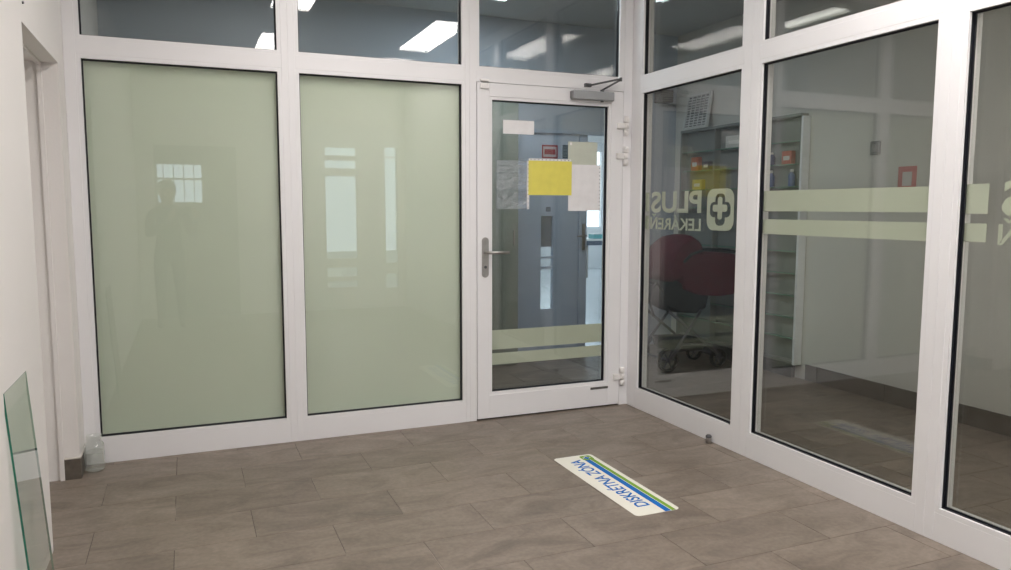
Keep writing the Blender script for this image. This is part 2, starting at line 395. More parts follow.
# ------------------------------------------------------------------ the glass door
D1 = tag(empty('door_1', (-1.0618, 0, 0)), label='white framed glass door with lever handle and pinned papers', kind='structure')
ox = 1.0618
L0, L1, G0, G1, GB, GT, DT = -1.0618, -.064, -.9648, -.1701, .1711, 1.9389, 2.0354
def dbx(name, m, x0, x1, y0, y1, z0, z1, bev=0., parent=None): return bx(name, m, parent or D1, x0+ox, x1+ox, y0, y1, z0, z1, bev)
bw = .018
dbx('stile', FRAME, L0, G0-bw, -.004, .062, .010, DT, .0016); dbx('stile', FRAME, G1+bw, L1, -.004, .062, .010, DT, .0016)
dbx('rail', FRAME, G0-bw, G1+bw, -.0034, .062, .010, GB-bw, .0012); dbx('rail', FRAME, G0-bw, G1+bw, -.0034, .062, GT+bw, DT, .0012)
bm = bmesh.new(); ring_frame(bm, G0+ox-.004, G1+ox+.004, GB-.004, GT+.004, .0165, .06, .013); link('frame_back', bm, FRAME, D1)
pane_unit(D1, G0+ox, G1+ox, GB, GT)
dbx('film_band', BAND, G0, G1, DEC-.0012, DEC, .427, .548); dbx('film_band', BAND, G0, G1, DEC-.0012, DEC, .332, .404)
dbx('draught_seal', RUBBER, L0+.004, L1-.004, .01, .05, .0025, .010)
dbx('vent_slot', plain('vent_dark', (.10,.095,.09), .5), -.277, -.147, -.0065, -.0034, .122, .137, .0008)
ct = dbx('catch', PLASTIC, -1.045, -.991, -.020, -.004, 1.998, 2.030, .003); dbx('catch_keep', PLASTIC, -1.045, -.991, -.020, 0, 2.040, 2.054, .003, ct)
# lever handle
hb = bmesh.new()
me = poly_mesh([rrect(-.0215, .0215, -.121, .121, .0214, 6)], .003)
for v in me.vertices: v.co = Vector((v.co.x-1.012+ox, -.007+v.co.z, v.co.y+1.003))
hp = put_mesh('handle_plate', me, STEEL, D1)
bm = bmesh.new()
hx, hz = -1.012+ox, 1.034
tube(bm, [(hx, -.008, hz), (hx, -.045, hz), (hx+.006, -.056, hz), (hx+.016, -.060, hz), (hx+.07, -.060, hz), (hx+.128, -.058, hz-.001), (hx+.134, -.052, hz-.001)], .0095, 12)
link('lever', bm, STEEL, hp)
bm = bmesh.new(); lathe(bm, [(.009, -.0135), (.009, -.010)], (hx, 0, .945), 16, 'y'); link('keyhole', bm, DARKMETAL, hp)
# hinges
def hinge(zc):
    h = dbx('hinge', PLASTIC, -.112, -.062, -.022, -.004, zc-.018, zc+.018, .002)
    bm = bmesh.new(); c = (-.048+ox, -.017)
    for a, b in ((zc-.060, zc-.021), (zc-.019, zc+.019), (zc+.021, zc+.062)):
        lathe(bm, [(.007, a), (.0155, a+.002), (.0155, b-.002), (.007, b)], (c[0], c[1], 0), 16)
    link('knuckle', bm, PLASTIC, h)
    dbx('hinge_leaf', PLASTIC, -.048, -.022, -.010, 0, zc-.052, zc-.022, .002, h); dbx('hinge_leaf', PLASTIC, -.048, -.022, -.010, 0, zc+.022, zc+.052, .002, h)
hinge(1.822); hinge(1.632); hinge(.195)
# closer
cl = dbx('door_closer', CLOSER, -.448, -.158, -.052, -.004, 1.968, 2.022, .004)
dbx('closer_cap', plain('closer_cap', (.20,.20,.21), .4, metal=.3), -.451, -.437, -.050, -.006, 1.972, 2.018, .003, cl)
bm = bmesh.new(); lathe(bm, [(.012, 2.022), (.012, 2.036)], (-.235+ox, -.028, 0), 14); lathe(bm, [(.010, 1.960), (.010, 1.968)], (-.235+ox, -.028, 0), 14); link('spindle', bm, DARKMETAL, cl)
bm = bmesh.new(); tube(bm, [(-.235+ox, -.028, 2.034), (-.15+ox, -.105, 2.090)], .006, 8); link('arm', bm, DARKMETAL, cl)
bm = bmesh.new(); tube(bm, [(-.15+ox, -.105, 2.096), (-.32+ox, -.012, 2.060)], .006, 8); lathe(bm, [(.010, 2.082), (.010, 2.104)], (-.15+ox, -.105, 0), 12)
box(bm, -.350+ox, -.305+ox, -.020, 0, 2.050, 2.072, .002); link('arm', bm, DARKMETAL, cl)

# papers on the door glass
PY = GD-.0002
def paper(name, label, cat, px0, px1, py0, py1, mat, th=.0008, off=0.0):
    a = on_y(px0, (py0+py1)/2, PY); b = on_y(px1, (py0+py1)/2, PY); t = on_y((px0+px1)/2, py0, PY).z; q = on_y((px0+px1)/2, py1, PY).z
    bm = bmesh.new(); y1 = -off-.0004; y0 = y1-th; x0, x1 = 0, b.x-a.x
    nx = 8
    rows = []
    for yy in (y0, y1):
        for zz in (0, t-q):
            rows.append([bm.verts.new((x0+(x1-x0)*k/nx, yy-.0012*abs(math.sin(k*1.3)), zz)) for k in range(nx+1)])
    for k in range(nx):
        for A, B in ((0,1),(3,2),(2,0),(1,3)):
            bm.faces.new((rows[A][k], rows[A][k+1], rows[B][k+1], rows[B][k]))
    for k in (0, nx): bm.faces.new((rows[0][k], rows[1][k], rows[3][k], rows[2][k]))
    o = link(name, bm, mat); o.location = (a.x, PY, q)
    tag(o, label, cat); return o, b.x-a.x, t-q
def paper_mat(name, col): return plain(name, col, .55, var=.04, scale=18, bump=.05, bscale=30)
PW = paper_mat('white_paper', (.80,.79,.80)); PG = paper_mat('green_grey_paper', (.55,.58,.49)); PYE = paper_mat('yellow_paper', (.78,.70,.13))
def sleeve_mat():
    m = bpy.data.materials.new('clear_plastic'); m.use_nodes = True; nt = m.node_tree; N = nt.nodes; L = nt.links; N.clear()
    o = N.new('ShaderNodeOutputMaterial'); mx = N.new('ShaderNodeMixShader'); t = N.new('ShaderNodeBsdfTransparent'); t.inputs[0].default_value = (.9,.92,.94,1)
    d = N.new('ShaderNodeBsdfPrincipled'); d.inputs['Base Color'].default_value = (.75,.78,.80,1); d.inputs['Roughness'].default_value = .2
    n = N.new('ShaderNodeTexNoise'); n.inputs['Scale'].default_value = 14; n.inputs['Distortion'].default_value = 2; tc = N.new('ShaderNodeTexCoord'); mp = N.new('ShaderNodeMapping')
    mp.inputs['Rotation'].default_value = (0,.7,0); mp.inputs['Scale'].default_value = (.6,1,2.2)
    L.new(tc.outputs['Object'], mp.inputs[0]); L.new(mp.outputs[0], n.inputs['Vector'])
    r = N.new('ShaderNodeMapRange'); r.inputs[1].default_value = .35; r.inputs[2].default_value = .75; r.inputs[3].default_value = .07; r.inputs[4].default_value = .34  # pale noise streaks mixed in as painted wrinkle highlights
    b = N.new('ShaderNodeBump'); b.inputs['Strength'].default_value = .6; b.inputs['Distance'].default_value = .01
    L.new(n.outputs['Fac'], r.inputs[0]); L.new(n.outputs['Fac'], b.inputs['Height']); L.new(b.outputs[0], d.inputs['Normal'])
    L.new(r.outputs[0], mx.inputs[0]); L.new(t.outputs[0], mx.inputs[1]); L.new(d.outputs[0], mx.inputs[2]); L.new(mx.outputs[0], o.inputs[0])
    return m
SLV = sleeve_mat()
paper('paper_strip', 'small blank white paper strip high on the door glass', 'paper', 503, 534, 120.5, 134.2, PW)
o, W_, H_ = paper('plastic_sleeve', 'empty clear plastic sleeve left of the yellow sheet', 'plastic sleeve', 496.5, 528.5, 160.5, 209, SLV)
bm = bmesh.new()
box(bm, W_-.012, W_+.003, -.0042, -.0032, 0, H_, 0); link('punched_strip', bm, PW, o)
bm = bmesh.new(); DOT = plain('hole_dark', (.16,.17,.18), .7)
for k in range(11): box(bm, W_-.0075, W_-.0025, -.0048, -.0042, .008+k*.026, .014+k*.026)
link('punch_hole', bm, DOT, o)['kind'] = 'stuff'
o, W_, H_ = paper('pale_green_sheet', 'pale grey-green sheet behind the top of the white sheet', 'paper', 568, 597, 142, 170, PG, off=0.0)
bx('tape', PLASTIC, o, .012, .026, -.0036, -.0026, H_-.022, H_-.006)
o, W_, H_ = paper('white_sheet', 'tall white sheet right of the yellow sheet', 'paper', 568, 600, 164.8, 210.8, PW, off=.0032)
bm = bmesh.new()
for k in range(12): box(bm, W_-.0105, W_-.0055, -.0066, -.0058, .008+k*.0235, .014+k*.0235)
link('punch_hole', bm, DOT, o)['kind'] = 'stuff'
o, W_, H_ = paper('yellow_sheet', 'bright yellow sheet in the middle of the door glass', 'paper', 528, 571, 161, 195.2, PYE, off=.0075)
bx('punched_strip', PW, o, 0, W_-.006, -.0105, -.0095, H_, H_+.012)
bm = bmesh.new()
for k in range(11): box(bm, .012+k*.026, .018+k*.026, -.0112, -.0105, H_+.003, H_+.009)
link('punch_hole', bm, DOT, o)['kind'] = 'stuff'

# ================================================================== CEILING LAMPS
EML = emit('lobby_diffuser', LAMP_COL, LAMP_LOBBY); EMS = emit('shop_fill_diffuser', (1, .955, .89, 1), LAMP_SHOP*1.35)
def lamp(x0, x1, y0, y1, label, mat, grp):
    r = tag(empty('ceiling_lamp', ((x0+x1)/2, (y0+y1)/2, ZC-.03)), label, 'lamp', grp)
    a, b = (x1-x0)/2, (y1-y0)/2
    bm = bmesh.new()
    for q in ((-a-.015, -a, -b-.015, b+.015), (a, a+.015, -b-.015, b+.015), (-a, a, -b-.015, -b), (-a, a, b, b+.015)): box(bm, *q, 0, .03)
    link('frame', bm, PLASTIC, r)
    bm = bmesh.new(); box(bm, -a, a, -b, b, .004, .028); link('diffuser', bm, mat, r)
lamp(-.656, -.345, -3.17, -1.96, 'long ceiling lamp mirrored in the transom left of the door', EML, 'lobby ceiling lamps')
lamp(-1.967, -1.66, -4.20, -3.0, 'long ceiling lamp mirrored at the right end of the leftmost transom', EML, 'lobby ceiling lamps')
lamp(-1.99, -1.69, -2.03, -.83, 'long ceiling lamp mirrored in the top left corner of the second transom', EML, 'lobby ceiling lamps')
lamp(-.656, -.345, -4.90, -3.70, 'added fill lamp behind the camera nearest the entrance door', EML, 'lobby ceiling lamps')  # unseen lamp, added to raise the light level in the lobby
EMC = emit('cool_fill_diffuser', (.78, .90, 1, 1), LAMP_SHOP*1.45)
lamp(-.66, -.36, .12, 1.25, 'added fill lamp over the shop just inside the glass door', EMC, 'shop ceiling lamps')  # added out of view to brighten the far wall and the blue door
lamp(.70, 1.0, -5.0, -3.7, 'added fill lamp over the near end of the shop', EMS, 'shop ceiling lamps')  # unseen extra lamp, put here to light the shop walls
lamp(-2.17, -2.0, .40, 1.42, 'long ceiling lamp behind the frosted bays mirrored in the right transom', emit('dim_diffuser', (1, .97, .93, 1), LAMP_SHOP*.5), 'shop ceiling lamps')

# ================================================================== FLOOR STICKER
st = tag(empty('floor_sticker', (-.842, -1.22, 0)), 'white floor sticker with blue upside-down lettering and blue and green stripes', 'sticker')
STW = plain('sticker_white', (.80,.78,.69), .45, var=.02); STB = plain('sticker_blue', (.003,.13,.46), .7, spec=.2); STG = plain('sticker_green', (.20,.36,.04), .7, spec=.2)
me = poly_mesh([rrect(-.111, .111, -.400, .400, .022)], .0006)
for v in me.vertices: v.co.z += .0008
put_mesh('backing', me, STW, st)
bx('stripe', STB, st, .034, .063, -.400, .345, .0014, .0018)
bx('stripe', STG, st, .067, .087, -.400, .345, .0014, .0018)
me = text_mesh('DISKRÉTNA ZÓNA', .014, .001); fit(me, -.315, .335, -.046, .038)
for v in me.vertices:
    x, y = v.co.x, v.co.y; v.co = Vector((-y-.005-.028, x, .0016 + (.0003 if v.co.z > 0 else -.0002)))
put_mesh('lettering', me, STB, st)
me = poly_mesh([rrect(.030, .092, .318, .382, .012), plus(.061, .350, .022, .009)], .0002)
for v in me.vertices: v.co.z += .0018
put_mesh('emblem', me, STG, st)
me = poly_mesh([plus(.061, .350, .016, .005)], .0002)
for v in me.vertices: v.co.z += .0018
put_mesh('emblem', me, STB, st)

# ================================================================== SMALL THINGS IN THE LOBBY
# leaning glass sheet
gs = tag(empty('glass_sheet', (XL+.052, -1.520, 0)), 'loose sheet of glass with green edge leaning on the left wall', 'glass sheet')
lean = math.atan2(.050, .753)
bm = bmesh.new(); box(bm, 0, .006, -.168, .168, 0, .757)
for v in bm.verts: v.co.x += .0
sh = link('pane', bm, [glass_mat('sheet_glass', (.90,.935,.915), 1.5), EDGE], gs)
for p in sh.data.polygons:
    if abs(p.normal.y) > .5 or abs(p.normal.z) > .5: p.material_index = 1
sh.rotation_euler = (0, -lean, 0); sh.location = (-.006, 0, .001)
# jar
jr = tag(empty('glass_jar', (-3.126, -.105, 0)), 'clear empty glass jar on the floor by the left wall', 'jar')
bm = bmesh.new()
prof = [(.030, .002), (.040, .004), (.046, .012), (.047, .03), (.047, .125), (.044, .138), (.036, .148), (.034, .152), (.034, .158), (.037, .160), (.037, .166), (.034, .168), (.034, .172), (.037, .174), (.037, .180), (.035, .183)]
inner = [(.032, .183), (.031, .155), (.034, .147), (.042, .136), (.0445, .124), (.0445, .014), (.030, .008)]
lathe(bm, prof+inner, seg=32); link('body', bm, JARGLASS, jr)
bm = bmesh.new(); ring = []
lathe(bm, [(.030, .0), (.034, .0012), (.036, .002), (.030, .0024)], seg=24); link('base', bm, JARGLASS, jr)
# pale dried film inside the jar
bm = bmesh.new(); lathe(bm, [(.0435, .012), (.0438, .10)], seg=28)
for f in [f for f in bm.faces if len(f.verts) > 4]: bm.faces.remove(f)
jm = bpy.data.materials.new('jar_residue'); jm.use_nodes = True; nt = jm.node_tree; pb = nt.nodes['Principled BSDF']; pb.inputs['Base Color'].default_value = (.72,.73,.70,1); pb.inputs['Alpha'].default_value = .25
link('residue', bm, jm, jr)
# door stop
p = on_z(708.5, 443, 0)
ds = tag(empty('door_stop', (min(p.x, -.018), p.y, 0)), 'small steel door stop with grey rubber cap on the floor', 'door stop')
bm = bmesh.new(); lathe(bm, [(.014, .0), (.0155, .001), (.0155, .030), (.0150, .032)], seg=20); link('post', bm, STEEL, ds)
bm = bmesh.new(); lathe(bm, [(.0150, .032), (.0165, .034), (.0165, .041), (.012, .047)], seg=20); link('cap', bm, plain('grey_rubber', (.10,.10,.105), .6), ds)
# wall screw top left
p = on_x(22, 2.5, XL)
bm = bmesh.new(); 
for k in range(1): tube(bm, [(0,0,0), (.006,0,0)], [.005, .004], 10)
tag(link('wall_screw', bm, DARKMETAL, None, (XL, p.y, p.z)), 'tiny dark screw head high on the left wall', 'screw')

# ================================================================== SHOP: SHELF CABINET
CX0, CY0, CY1, CZ0, CZ1 = 1.575, .148, 1.665, .115, 1.985
sc_ = tag(empty('shelf_cabinet', ((CX0+XP)/2, (CY0+CY1)/2, 0)), 'tall wall cabinet with glass shelves in the corner of the shop', 'cabinet')
ox_, oy_ = (CX0+XP)/2, (CY0+CY1)/2
CABG = plain('cabinet_grey', (.21,.22,.21), .45, var=.03); CABW = plain('cabinet_white', (.82,.85,.90), .4)
def cbx(name, m, x0, x1, y0, y1, z0, z1, bev=.0015): return bx(name, m, sc_, x0-ox_, x1-ox_, y0-oy_, y1-oy_, z0, z1, bev)
cbx('back_panel', CABG, XP-.012, XP-.002, CY0+.02, CY1, CZ0, CZ1)
cbx('end_panel', CABW, CX0, XP-.002, CY0, CY0+.022, CZ0-.01, CZ1+.0)
cbx('end_panel', CABG, CX0, XP-.002, CY1-.02, CY1, CZ0, CZ1)
YD = [CY0+.022, .67, 1.18, CY1-.02]
for d in YD[1:3]: cbx('divider', CABG, CX0, XP-.012, d-.011, d+.011, CZ0, CZ1)
cbx('top_panel', CABG, CX0-.004, XP-.002, CY0+.022, CY1, CZ1, CZ1+.022)
cbx('plinth', plain('plinth_dark', (.06,.06,.06), .6), CX0+.025, XP-.012, CY0+.05, CY1-.02, 0, CZ0, 0)
cbx('bottom_panel', CABG, CX0, XP-.012, CY0+.022, CY1-.02, CZ0, CZ0+.018)
SHG = plain('shelf_glass_edge', (.16,.32,.23), .12, var=.1)
SHZ = [.30, .46, .63, .80, .97, 1.13, 1.30, 1.46, 1.63, 1.80]
for i in range(3):
    for z in SHZ:
        if i == 2 and z in (.46, 1.13): continue
        cbx('shelf', SHG, CX0+.006, XP-.014, YD[i]+.012, YD[i+1]-.012, z, z+.007, .0008)
def carton(label, col, y, z, wy, h, d=.044, name='medicine_box', cat='box', stripe=None):
    r = bx(name, plain('carton_%02d_%02d_%02d' % tuple(int(c*99) for c in col), col, .5, var=.03), None, -d/2, d/2, -wy/2, wy/2, 0, h, .0015)
    r.location = (CX0+.032, y, z+.0072); tag(r, label, cat, 'goods on the shop shelves')
    bx('label_panel', plain('carton_panel', (.72,.72,.68), .5), r, -d/2-.0008, -d/2, -wy*.32, wy*.32, h*.3, h*.62)
def bottle(label, col, y, z, r=.026, h=.13):
    o = empty('bottle', (CX0+.032, y, z+.0072)); tag(o, label, 'bottle', 'goods on the shop shelves')
    bm = bmesh.new(); lathe(bm, [(r*.9, 0), (r, .006), (r, h*.66), (r*.45, h*.80), (r*.45, h*.84)], seg=16); link('body', bm, plain('bottle_%02d_%02d_%02d' % tuple(int(c*99) for c in col), col, .3), o)
    bm = bmesh.new(); lathe(bm, [(r*.52, h*.84), (r*.52, h)], seg=16); link('cap', bm, PLASTIC, o)
carton('orange-red medicine box on the upper shelf left section', (.55,.13,.06), 1.46, 1.63, .10, .12)
carton('dark purple-grey box beside the orange-red one', (.10,.07,.09), 1.30, 1.63, .09, .075)
carton('yellow medicine box on the shelf below the orange-red one', (.62,.52,.14), 1.42, 1.46, .13, .09)
carton('pale flat box on the upper shelf of the middle section', (.55,.56,.52), .93, 1.80, .22, .10)
bottle('blue bottle on the shelf just above the pale bands', (.06,.12,.30), .50, 1.46)
bottle('second blue bottle nearer the white end panel', (.05,.11,.33), .28, 1.46)
bottle('small dark blue bottle one shelf above the blue pair', (.05,.07,.16), .50, 1.63, .022, .10)
carton('orange-red box with green one shelf above the blue bottles', (.50,.11,.07), .32, 1.63, .10, .10)
carton('red-orange flat box seen between the two pale bands', (.50,.14,.09), .34, 1.30, .16, .05)
# grille panel on the cabinet
gp = tag(empty('vent_grille', (1.590, 1.46, CZ1+.022)), 'white framed vent grille leaning on top of the shelf cabinet', 'grille')
gp.rotation_euler = (0, math.radians(9), 0)
GRW = plain('grille_white', (.72,.73,.72), .5); GRD = plain('grille_dark', (.16,.16,.17), .6)
bm = bmesh.new()
for q in ((-.17,-.148,0,.32), (.148,.17,0,.32), (-.148,.148,0,.022), (-.148,.148,.298,.32)): box(bm, -.025, 0, q[0], q[1], q[2], q[3], .002)
link('frame', bm, GRW, gp)
bx('backing', GRD, gp, -.012, -.006, -.148, .148, .022, .298)
for k in range(11): bx('slat', GRW, gp, -.020, -.013, -.148, .148, .036+k*.0235, .044+k*.0235)
for k in range(4): bx('slat', GRW, gp, -.022, -.013, -.095+k*.062, -.089+k*.062, .022, .298)
# loudspeaker on the far wall
a = on_y(658, 90, YF-.06); b = on_y(671, 103, YF-.06)
sp = tag(empty('wall_speaker', ((a.x+b.x)/2, YF-.05, b.z)), 'small dark ribbed box high on the shop far wall', 'speaker')
hw, hh = (b.x-a.x)/2, a.z-b.z
bx('body', plain('speaker_dark', (.10,.09,.08), .6), sp, -hw, hw, -.05, .05, 0, hh, .004)
for k in range(5): bx('rib', plain('speaker_rib', (.22,.20,.18), .6), sp, -hw*.9, hw*.9, -.056, -.05, hh*(.08+.18*k), hh*(.16+.18*k))
# notices on the end wall
p = on_x(907.5, 178, XP)
o = tag(empty('red_notice', (XP-.002, p.y, p.z)), 'small pale red square notice on the shop end wall', 'notice')
bx('sheet', plain('notice_red', (.60,.22,.22), .6), o, -.002, 0, -.068, .068, -.075, .075); bx('panel', plain('notice_white', (.7,.66,.64), .6), o, -.003, -.002, -.035, .035, -.05, .04)
p = on_x(876, 148, XP)
o = tag(empty('wall_socket', (XP, p.y, p.z)), 'small grey square switch box beside the red notice', 'switch')
bx('plate', plain('switch_grey', (.30,.30,.29), .5), o, -.012, 0, -.04, .04, -.045, .045, .003); bx('rocker', plain('switch_rocker', (.45,.45,.43), .5), o, -.017, -.012, -.02, .02, -.025, .025, .002)

# ================================================================== SHOP: STROLLER
SY = .90
stg = empty('baby_stroller', (on_y(690, 300, SY).x, SY, 0)); tag(stg, 'maroon baby stroller with hood parked behind the first clear bay', 'stroller')
sx = stg.location.x
def sp3(u, v, dy=0.0): q = on_y(u, v, SY-.2); return Vector((q.x-sx, dy, q.z))
MAR = plain('maroon_fabric', (.10,.007,.022), .85, var=.12, scale=14, bump=.2, bscale=60); BLK = plain('black_fabric', (.012,.012,.016), .8, var=.2); CHS = plain('stroller_chassis', (.14,.14,.16), .35, metal=.6); TYR = plain('tyre', (.015,.015,.016), .7)
def loft(name, prof, hw, mat, taper=.86, n=7):
    """closed side profile lofted over the width, edges drawn in"""
    bm = bmesh.new(); rings = []
    c = sum((p for p in prof), Vector())/len(prof)
    for k in range(n):
        t = -1+2*k/(n-1); s = 1-(1-taper)*abs(t)**4
        rings.append([bm.verts.new((c.x+(p.x-c.x)*s, t*hw, c.z+(p.z-c.z)*s)) for p in prof])
    m = len(prof)
    for A, B in zip(rings, rings[1:]):
        for k in range(m): f = bm.faces.new((A[k], A[(k+1)%m], B[(k+1)%m], B[k])); f.smooth = True
    bm.faces.new(rings[0][::-1]); bm.faces.new(rings[-1])
    o = link(name, bm, mat, stg); return o
hood = loft('hood', [sp3(*q) for q in ((670,283),(669,270),(672,256),(678,245),(687,237),(696,235),(704,240),(707,249),(700,256),(690,262),(688,272),(682,280),(675,284))], .205, MAR, .80)
loft('carrycot', [sp3(*q) for q in ((680,268),(684,258),(700,254),(728,253),(738,254),(740,262),(739,288),(734,295),(722,297),(700,296),(684,290))], .20, MAR, .95)
loft('seat_unit', [sp3(*q) for q in ((664,282),(684,281),(692,290),(714,296),(711,309),(702,315),(682,314),(666,306))], .17, BLK, .86)
bm = bmesh.new(); tube(bm, [sp3(683,262,-.215), sp3(690,254,-.222), sp3(705,249,-.222), sp3(726,250,-.222), sp3(735,252,-.20), sp3(738,253,-.10), sp3(738,253,.10), sp3(735,252,.20), sp3(726,250,.222), sp3(690,254,.222)], .011, 10); link('bumper_bar', bm, BLK, stg)
bm = bmesh.new()
for s in (-1, 1):
    tube(bm, [sp3(652,316,s*.22), sp3(648,300,s*.22), sp3(650,288,s*.22), sp3(656,283,s*.21), sp3(662,290,s*.20), sp3(668,312,s*.2)], .010, 8)
tube(bm, [sp3(656,283,-.21), sp3(655,282,0), sp3(656,283,.21)], .013, 8); link('handle_bar', bm, BLK, stg)
rw = .098; rf = .075
wx1 = on_y(668, 352, SY-.18).x-sx; wx2 = on_y(718, 348, SY-.16).x-sx
bm = bmesh.new()
for s in (-1, 1):
    tube(bm, [sp3(668,310,s*.19), (wx2-.02, s*.19, .11)], .012, 8); tube(bm, [sp3(702,310,s*.19), (wx1, s*.21, rw+.01)], .012, 8)
    tube(bm, [(wx1, s*.21, rw), (wx1+.12, s*.2, .22), (wx2-.1, s*.2, .20), (wx2, s*.19, rf+.03)], .010, 8)
tube(bm, [(wx1, -.17, rw), (wx1, .22, rw)], .009, 8); tube(bm, [(wx2-.02, -.19, .11), (wx2-.02, .19, .11)], .009, 8); link('chassis', bm, CHS, stg)
loft('basket', [Vector(q) for q in ((wx1+.06,0,.25),(wx2-.12,0,.235),(wx2-.15,0,.15),(wx1+.09,0,.15))], .17, BLK, .9, 5)
def wheel(x, y, r, wdt):
    bm = bmesh.new(); seg = 28; prof = [(r*.80, -wdt/2), (r*.95, -wdt/2), (r, -wdt*.2), (r, wdt*.2), (r*.95, wdt/2), (r*.80, wdt/2)]
    rings = [[bm.verts.new((x+a*math.cos(2*math.pi*k/seg), y+h, r+a*math.sin(2*math.pi*k/seg))) for k in range(seg)] for a, h in prof]
    for A, B in zip(rings, rings[1:]+rings[:1]):
        for k in range(seg): f = bm.faces.new((A[k], A[(k+1)%seg], B[(k+1)%seg], B[k])); f.smooth = True
    wh = link('wheel', bm, TYR, stg)
    bm = bmesh.new(); lathe(bm, [(r*.18, -wdt*.6), (r*.2, -wdt*.3), (r*.2, wdt*.3), (r*.18, wdt*.6)], (x, y, r), 16, 'y')
    for k in range(6):
        a = k*math.pi/3; tube(bm, [(x+r*.15*math.cos(a), y, r+r*.15*math.sin(a)), (x+r*.83*math.cos(a), y, r+r*.83*math.sin(a))], r*.06, 6)
    link('hub', bm, CHS, wh)
wheel(wx1, -.18, rw, .036); wheel(wx1, .235, rw, .036); wheel(wx2, -.16, rf, .034); wheel(wx2, .16, rf, .034)

# ================================================================== SHOP FAR END: BLUE DOOR, TALL CABINET, BACK ROOM TABLE
BY = YF
bd = tag(empty('door_2', (OPX0, BY, 0)), label='blue-grey door with narrow glass slots at the shop far wall', kind='structure')
def ux(u): return on_y(u, 230, BY).x - OPX0
def uz(v): return on_y(550, v, BY).z
xs0, xs1 = ux(541.5), ux(553.5); zs0, zs1 = uz(309), uz(216)
LW = ux(579)
bx('stile', BLUEDOOR, bd, .004, xs0, .01, .055, .008, OPZ-.03, .002); bx('stile', BLUEDOOR, bd, xs1, LW, .01, .055, .008, OPZ-.03, .002)
bx('rail', BLUEDOOR, bd, xs0, xs1, .01, .055, .008, zs0, .0); bx('rail', BLUEDOOR, bd, xs0, xs1, .01, .055, zs1, OPZ-.03, .0)
for v in (257.5, 267.5): bx('slot_bar', BLUEDOOR, bd, xs0, xs1, .012, .053, uz(v+1.2), uz(v-1.2))
bx('slot_pane', CLEAR, bd, xs0, xs1, .030, .034, zs0, zs1)
bx('slot_blind', plain('slot_blind', (.24,.28,.34), .7), bd, xs0, xs1, .036, .040, uz(247), zs1)
bx('head_trim', BLUETRIM, bd, 0, OPX1-OPX0, -.012, .06, OPZ-.03, OPZ+.0, .002)
bx('lock_stile', BLUEDOOR, bd, LW+.008, ux(587.5), .012, .057, .008, OPZ-.03, .002)
hp2 = bx('handle_plate', STEEL, bd, ux(582.5), ux(585.5), .004, .012, uz(251), uz(224), .001)
bm = bmesh.new(); hz2 = uz(236); tube(bm, [(ux(584), .006, hz2), (ux(584), -.045, hz2), (ux(582), -.05, hz2), (ux(575), -.05, hz2-.005)], .008, 8); link('lever', bm, STEEL, hp2)
# signs on the blue door
def signpx(name, label, cat, u0, u1, v0, v1, rimcol, incol, bars):
    a = on_y(u0, (v0+v1)/2, BY+.009); b = on_y(u1, (v0+v1)/2, BY+.009); t = on_y((u0+u1)/2, v0, BY+.009).z; q = on_y((u0+u1)/2, v1, BY+.009).z
    o = tag(empty(name, ((a.x+b.x)/2, BY+.010, q)), label, cat); w_ = (b.x-a.x)/2; h_ = t-q
    bx('plate', plain('sign_'+name, rimcol, .5), o, -w_, w_, -.003, 0, 0, h_); bx('panel', plain('signin_'+name, incol, .5), o, -w_*.86, w_*.86, -.004, -.003, h_*.12, h_*.88)
    for (r0, r1) in bars: bx('bar', plain('sign_'+name, rimcol, .5), o, -w_*.7, w_*.7, -.005, -.004, h_*r0, h_*r1)
    return o
signpx('red_sign', 'small red and white sign on the blue door', 'sign', 542, 557.5, 145, 158.5, (.42,.04,.05), (.62,.55,.58), [(.30,.68)])
signpx('blue_sign', 'small dark teal sign right of the red one on the blue door', 'sign', 562.5, 568.5, 145, 158.5, (.08,.13,.18), (.16,.24,.30), [(.2,.3),(.45,.55),(.7,.8)])
signpx('number_plate', 'tiny dark square plate above the door slots', 'sign', 546, 550.5, 207, 211.5, (.07,.08,.10), (.22,.25,.30), [])
# tall olive-grey cabinet left of the blue door
tcx1 = on_y(518.5, 230, YF-.42).x
tc_ = tag(empty('tall_cabinet', (tcx1-.5, YF-.21, 0)), 'tall olive-grey cabinet left of the blue door', 'cabinet')
OLV = plain('olive_grey_board', (.27,.29,.26), .5, var=.03); OLD = plain('olive_grey_door', (.29,.31,.275), .45, var=.03)
bx('body', OLV, tc_, -.5, .5, -.19, .205, 0, 2.22, .003)
for k in range(4): 
    d = bx('door', OLD, tc_, -.498+.25*k, -.252+.25*k, -.21, -.191, .08, 2.20, .002); bx('knob', STEEL, d, -.30+.25*k, -.285+.25*k, -.222, -.21, 1.0, 1.12, .002)
# table in the back room
q = on_z(597, 279, 0); TXc, TYc = q.x, q.y
tb = tag(empty('table', (TXc, TYc, 0)), 'white table in the bright room behind the blue door', 'table')
bx('top', PLASTIC, tb, -.6, .6, -.35, .35, .72, .75, .003); bx('apron', plain('dark_blue_apron', (.06,.09,.14), .5), tb, -.58, .58, -.33, .33, .64, .72, .002)
for a in (-.05, .55):
    for b in (-.3, .3): bx('leg', STEEL, tb, a-.02, a+.02, b-.02, b+.02, 0, .64, .002)
bx('leg', STEEL, tb, -.57, -.53, -.32, -.28, 0, .64, .002)
o = bx('storage_box', plain('teal_box', (.10,.40,.42), .5), None, -.14, .14, -.10, .10, 0, .08, .004); o.location = (TXc-.05, TYc-.1, .75); tag(o, 'teal box standing on the white table in the bright room', 'box')
bx('lid', PLASTIC, o, -.145, .145, -.105, .105, .08, .095, .003)

